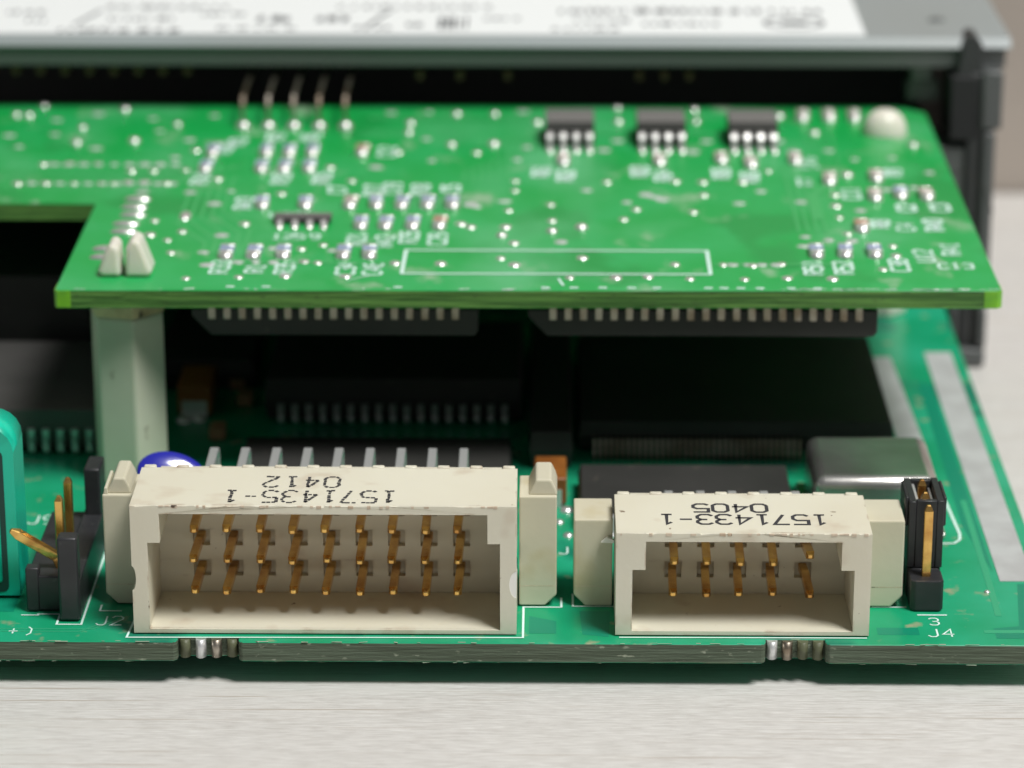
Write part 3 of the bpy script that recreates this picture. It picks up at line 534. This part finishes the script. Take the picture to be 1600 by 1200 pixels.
CAPS = [(-9.7, 48.9, 1), (-18.0, 55.4, 0), (-17.9, 73.6, 1), (27.6, 48.3, 1), (29.7, 58.4, 0), (30.4, 64.9, 0), (34.4, 58.7, 0), (26.0, 63.8, 0), (25.2, 87.4, 0), (27.8, 87.4, 0), (30.3, 87.4, 0), (16.3, 71.2, 0), (19.0, 69.6, 0), (23.3, 71.0, 0), (1.3, 70.4, 0), (10.4, 70.4, 0)]
for x, y, me, nm in [(x, y, res_me, 'resistor') for x, y in BLUE] + [(x, y, (cer_me, brn_me)[k], 'chip_capacitor') for x, y, k in CAPS]:
    rz = rnd.uniform(-.06, .06); b_ = link(nm, me, UB, (x, y + 1.15, ZT), (0, 0, rz))
    for sg in (-1, 1):
        t = bpy.data.objects.new('solder_terminal', joint_me); COL.objects.link(t); t.parent = b_; t.location = (0, sg * 1.0 * S, 0); t.rotation_euler = (0, 0, 0 if sg < 0 else math.pi)
        ABS[t] = ABS[b_]
# resistor network and small outline chips
def up_chip(label, x0, x1, y0, y1, h, leads, run, w_):
    b = MB(); b.prism([(y0 + .25, ZT + .15), (y1 - .25, ZT + .15), (y1, ZT + h * .5), (y1 - .2, ZT + h), (y0 + .45, ZT + h), (y0, ZT + h * .5)], 'x', x0, x1, 'chip'); b.bm.normal_update(); k_ = b._mi('chip_top_sheen')
    for f in b.bm.faces:
        if f.normal.z > .9: f.material_index = k_
    o = build('chip', b, 'chip_top_sheen', UB, ((x0 + x1) / 2, (y0 + y1) / 2, ZT), bevel=.06); lab(o, label)
    for back, yy in ((False, y0), (True, y1)):
        k = 1 if back else -1
        me = MB().sweep([(0, -.15 * k, h * .6), (0, run * .4 * k, h * .6), (0, run * .55 * k, h * .45), (0, run * .65 * k, .2), (0, run * k, .12)], w_, .16).mesh('lead', 'solder')
        fo = MB().dome(0, run * .95 * k, .02, w_ * .75, .6, .3, 10, 3).mesh('solder_joint', 'solder')
        for x in leads:
            l_ = link('lead', me, o, (x, yy, ZT)); link('solder_joint', fo, o, (x, yy, ZT))
up_chip('tiny black four lead network on the left half of the upper board', -24.5, -19.4, 49.9, 51.7, .7, [-23.9, -22.55, -21.25, -20.0], .9, .5)
for a, n in ((0.05, 'left of the three small black chips along the rear edge'), (8.9, 'middle one of the three small black chips along the rear edge'), (17.75, 'right of the three small black chips along the rear edge')):
    up_chip(n, a - .45, a + 4.25, 77.0, 82.6, 2.4, [a + 1.27 * i for i in range(4)], 1.9, .55)
# five bent leads at the rear
for x in (-30.2, -27.7, -25.2, -22.7, -20.1):
    l_ = build('bent_lead', MB().sweep([(x, 84.0, ZT + .05), (x, 84.1, ZT + 2.2), (x + .02, 84.8, ZT + 3.0), (x + .1, 89, ZT + 3.3), (x + .2, 98, ZT + 3.4)], .34, .25), 'dull_tin', UB, (x, 84, ZT))
    link('solder_joint', oval_me, l_, (x, 84.0, ZT)).scale = (.62, 1.3, 2.0)
# chips hanging under the front of the upper board
def hung(label, x0, x1, xs):
    b = MB(); y0 = 31.9
    b.prism([(x0 + 1.6, 13.9), (x1 - .3, 13.9), (x1, 14.3), (x1, 16.2), (x0, 16.2), (x0, 15.6)], 'y', y0, y0 + 18)
    o = build('chip', b, 'chip', UB, ((x0 + x1) / 2, 40, 16.7), bevel=.1); lab(o, label)
    me = MB().box(-.32, .32, 0, .25, 15.35, 16.72, .06, 1).mesh('lead', 'dull_tin')
    for x in xs: link('lead', me, o, (x, y0 - .22, 0))
hung('black chip hanging under the front edge, nearer the front post', -30.0, -6.0, [-28.3 + 1.276 * i for i in range(17)])
hung('longer black chip hanging under the front edge, nearer the metal can', -1.8, 27.5, [.3 + 1.28 * i for i in range(21)])

# ================================================================ POSTS BETWEEN THE BOARDS
def post(x, y, label, r, m_body, big):
    p = thing('standoff', (x, y, 0), label, 'standoff', 'posts between the boards')
    hexa = lambda rr, a0: [(x + rr * math.cos(a0 + k * math.pi / 3), y + rr * math.sin(a0 + k * math.pi / 3)) for k in range(6)]
    a0 = R(-14)
    build('post_body', MB().prism(hexa(r, a0), 'z', .02, 15.1), m_body, p, (x, y, 0), bevel=.25)
    build('collar', MB().prism(hexa(r * 1.035, a0), 'z', 15.12, 16.68), 'standoff_collar' if big else m_body, p, (x, y, 15), bevel=.12)
    if not big: build('snap_head', MB().dome(x - .4, y, ZT + .02, 2.2, 1.9, 2.4, 20, 7, power=.8), 'nylon_white', p, (x, y, ZT))
    for s_ in (-1, 1) if big else ():
        q = MB(); w0 = 2.1 + .15 * s_
        prof = [(.18, 0), (w0, 0), (w0 + .15, .5), (w0 - .35, 1.9), (w0 - .8, 2.9 + .2 * s_), (.85, 3.15 + .2 * s_), (.3, 2.5)]
        q.prism([(x + s_ * a, ZT + .03 + b * (1 if big else .8)) for a, b in prof], 'y', y - 1.5, y + 1.5)
        build('snap_prong', q, 'nylon_white', p, (x + s_, y, ZT), bevel=.35)
    return p
post(-35.9, 35.3, 'stained grey nylon hex post at the front corner of the upper board', 3.3, 'standoff', True)
post(33.2, 82.6, 'pale nylon post at the rear corner of the upper board, blurred', 2.4, 'nylon_white', False)

# ================================================================ JUMPER CAP ON THE THREE PIN HEADER
J = thing('jumper_cap', (29.4, 10.8, 2.65), 'small black jumper cap pushed on the rear pins of the three pin header', 'jumper')
jc = MB(); x0, x1, y0, y1 = 28.05, 30.75, 8.35, 13.6
for (a, b_, c_, d_) in ((x0, x0 + .55, y0, y1), (x1 - .55, x1, y0, y1), (x0 + .55, x1 - .55, y0, y0 + .5), (x0 + .55, x1 - .55, y1 - .5, y1)): jc.box(a, b_, c_, d_, 2.66, 8.25 + rnd.uniform(-.1, .15), .06, 1)
build('cap_shell', jc, 'black_plastic', J, (29.4, 10.9, 2.66))
for s_ in (-1, 1): build('grip_ridge', MB().box(29.4 + s_ * 1.34, 29.4 + s_ * 1.6, 9.0, 12.8, 5.9, 8.3, .08, 1), 'black_plastic', J, (29.4 + s_ * 1.4, 11, 7))
build('contact_clip', MB().box(28.65, 28.85, 8.9, 13, 3, 7.9).box(29.95, 30.1, 8.9, 13, 3, 7.6), 'tin', J, (29.4, 11, 5))

# ================================================================ MODULE HOUSING
HS = thing('module_housing', (0, 110, -8.0), 'grey and black plastic module housing with a white printed label on its cover', 'housing')
CY = 90.0
cv = MB(); prof = [(CY + .9, 26.0), (CY, 25.15), (CY, 24.95), (170 - 10, 24.95), (160, 26.0)]
cv.prism(prof, 'x', -110, 45.9)
CV = build('cover', cv, 'cover', HS, (0, 120, 25), bevel=.15)
build('cover_lip', MB().prism([(CY + .35, 24.93), (CY + .45, 23.0), (CY + 3.0, 23.0), (CY + 3.0, 24.93)], 'x', -110, 45.4), 'cover_lip', CV, (0, CY, 24), bevel=.1)
build('paper_label', MB().box(-105, 31.5, CY + 1.25, CY + 48, 26.02, 26.08), 'paper', HS, (-20, CY + 20, 26))
lt = MB()
def smudge(xa, xb, ya, yb, n, hgt):
    for i in range(n):
        x = xa + (xb - xa) * (i + rnd.random() * .5) / n; lt.box(x, x + (xb - xa) / n * rnd.uniform(.35, .8), ya, yb - rnd.uniform(0, .3) * (yb - ya), 26.08, 26.085)
for xa, xb, ya, yb, n in ((-49.5, -36.7, 91.9, 93.7, 13), (-45, -38, 97.2, 98.8, 9), (-53.2, -50.8, 96.2, 98, 3), (-30, -26.5, 96.5, 99.5, 3), (-24, -20, 96.8, 99.6, 3), (-15, -12.8, 94.6, 96.4, 2), (-11.5, -8, 93.6, 99.8, 5), (-7, -3, 97.8, 99, 4), (.7, 21.8, 100.9, 103.4, 22), (2, 8, 96.8, 98.2, 5), (9, 17, 95.4, 97.0, 9), (-46, -33, 102.6, 104.2, 12), (-22, -6, 103, 104.5, 14), (-56, -52, 100, 101.6, 4), (-36, -31, 99.5, 101, 5), (-34, -25, 93.2, 94.4, 9), (22, 28, 101, 103, 5), (-20, -16, 93.4, 94.8, 4), (0, 7, 93.0, 94.2, 7)): smudge(xa, xb, ya, yb, n, 0)
for xs in (-48.3, -18.6): lt.prism([(xs, 95.0), (xs + .5, 95.0), (xs + 2.4, 102), (xs + 1.9, 102)], 'z', 26.08, 26.085)
ring = [(24.7 + 2.9 * math.cos(a), 96.6 + 2.4 * math.sin(a)) for a in [2 * math.pi * i / 24 for i in range(24)]]; ribbon(lt, ring, .5, 26.08, closed=True); lt.box(23.4, 26, 96, 97.4, 26.08, 26.085)
build('label_print', lt, 'print', bpy.data.objects['paper_label'], (0, 95, 26.08))['kind'] = 'stuff'
dm = MB().dome(39.3, 98.5, 26.0, .9, .9, .25); build('cover_pip', dm, 'cover_lip', HS, (39.3, 98.5, 26))
# black inside and side wall
build('inner_wall', MB().box(-110, 39.5, 112, 114, -8, 24.9), 'interior', HS, (0, 112, 0))
build('inner_ceiling', MB().box(-110, 39.5, CY + 3.2, 112, 23.4, 24.9), 'interior', HS, (0, 100, 24))
build('inner_floor', MB().box(-110, 39.0, 101, 112, -8, -6), 'interior', HS, (0, 106, -7))
sw = MB(); sw.box(41.6, 44.3, CY - 1.5, 158, -7.6, 22.9, .3); build('side_wall', sw, 'housing', HS, (43, 120, 0))
build('side_rail', MB().box(42.9, 45.0, CY - 2, CY + 3, 17.2, 23.2, .3), 'housing_grey', HS, (44, CY, 20))
build('side_rail', MB().box(43.2, 44.45, CY - 2.2, CY + 2.0, -1.3, 17.0, .3), 'housing_grey', HS, (44, CY, 10))
build('clip_dark_recess', MB().prism([(40.4, 22.3), (42.9, 22.3), (42.9, 25.6), (42.2, 26.6), (41.4, 26.6), (40.8, 25.2)], 'y', CY - 1.2, CY + 2.4), 'housing', HS, (41.6, CY, 24), bevel=.15)
build('clip_dark_recess', MB().box(39.8, 42.7, CY - 1.6, CY + 5, 16.0, 22.6, .25), 'interior', HS, (41, CY, 19))  # near-black block standing in for the dark recess below the clip
build('guide_block', MB().prism([(38.7, 10.8), (42.2, 8.3), (42.2, 15.3), (38.6, 15.3)], 'y', CY - 1.0, CY + 6), 'housing_grey', HS, (40.4, CY, 12), bevel=.3)
build('foot', MB().box(40.8, 44.35, CY - 2.6, CY + 1, -7.5, -5.6, .3).box(43.5, 44.35, CY - 2.6, CY + 1, -5.5, -1.4, .2).box(40.8, 41.4, CY - 2.4, CY + 1, -5.5, -1.4, .2), 'housing_grey', HS, (42.5, CY, -7))
build('guide_block', MB().box(36.2, 38.3, CY + 1.5, CY + 6, 21.4, 23.3, .2), 'cover_lip', HS, (37, CY + 2, 22))
build('guide_block', MB().box(36.0, 39.3, CY + 3.5, CY + 7, 18.8, 21.0, .2), 'housing_grey', HS, (37, CY + 4, 20))
bp = MB().box(-.32, .32, 0, 3, -.45, .45, .05, 1).mesh('contact', 'brown_pin')
for i in range(9): link('contact', bp, HS, (-56 + i * 2.46, 91.0, 22.35))
for x, m_ in ((-4.2, 'brown_pin'), (-9.0, 'brown_pin'), (-13, 'brown_pin'), (9, 'brown_pin'), (11.5, 'brown_pin'), (14, 'brown_pin')): link('contact', bp if m_ != 'dull_tin' else MB().box(-.9, .9, 0, 2, -.9, .9, .2, 1).mesh('contact', m_), HS, (x, 91.2, 21.9))

# ================================================================ small loose bits
f = MB(); f.prism([(4.05, 5.55), (4.5, 5.95), (5.05, 5.75), (5.0, 5.5), (4.6, 5.52)], 'y', 6.1, 6.42); o = build('plastic_flake', f, 'flake', None, (4.5, 6.2, 5.6)); tag(o, 'tiny white plastic flake on the side of the short connector', 'flake')
hr = MB(); hr.sweep([(38.3, 80, 14.5), (40.5, 80.5, 15.2), (42.5, 81, 13.2), (43.6, 81.3, 10.6)], .12, .12); o = build('hair', hr, 'hair', None, (41, 80.5, 13)); tag(o, 'thin dark hair hanging off the side of the upper board', 'hair')
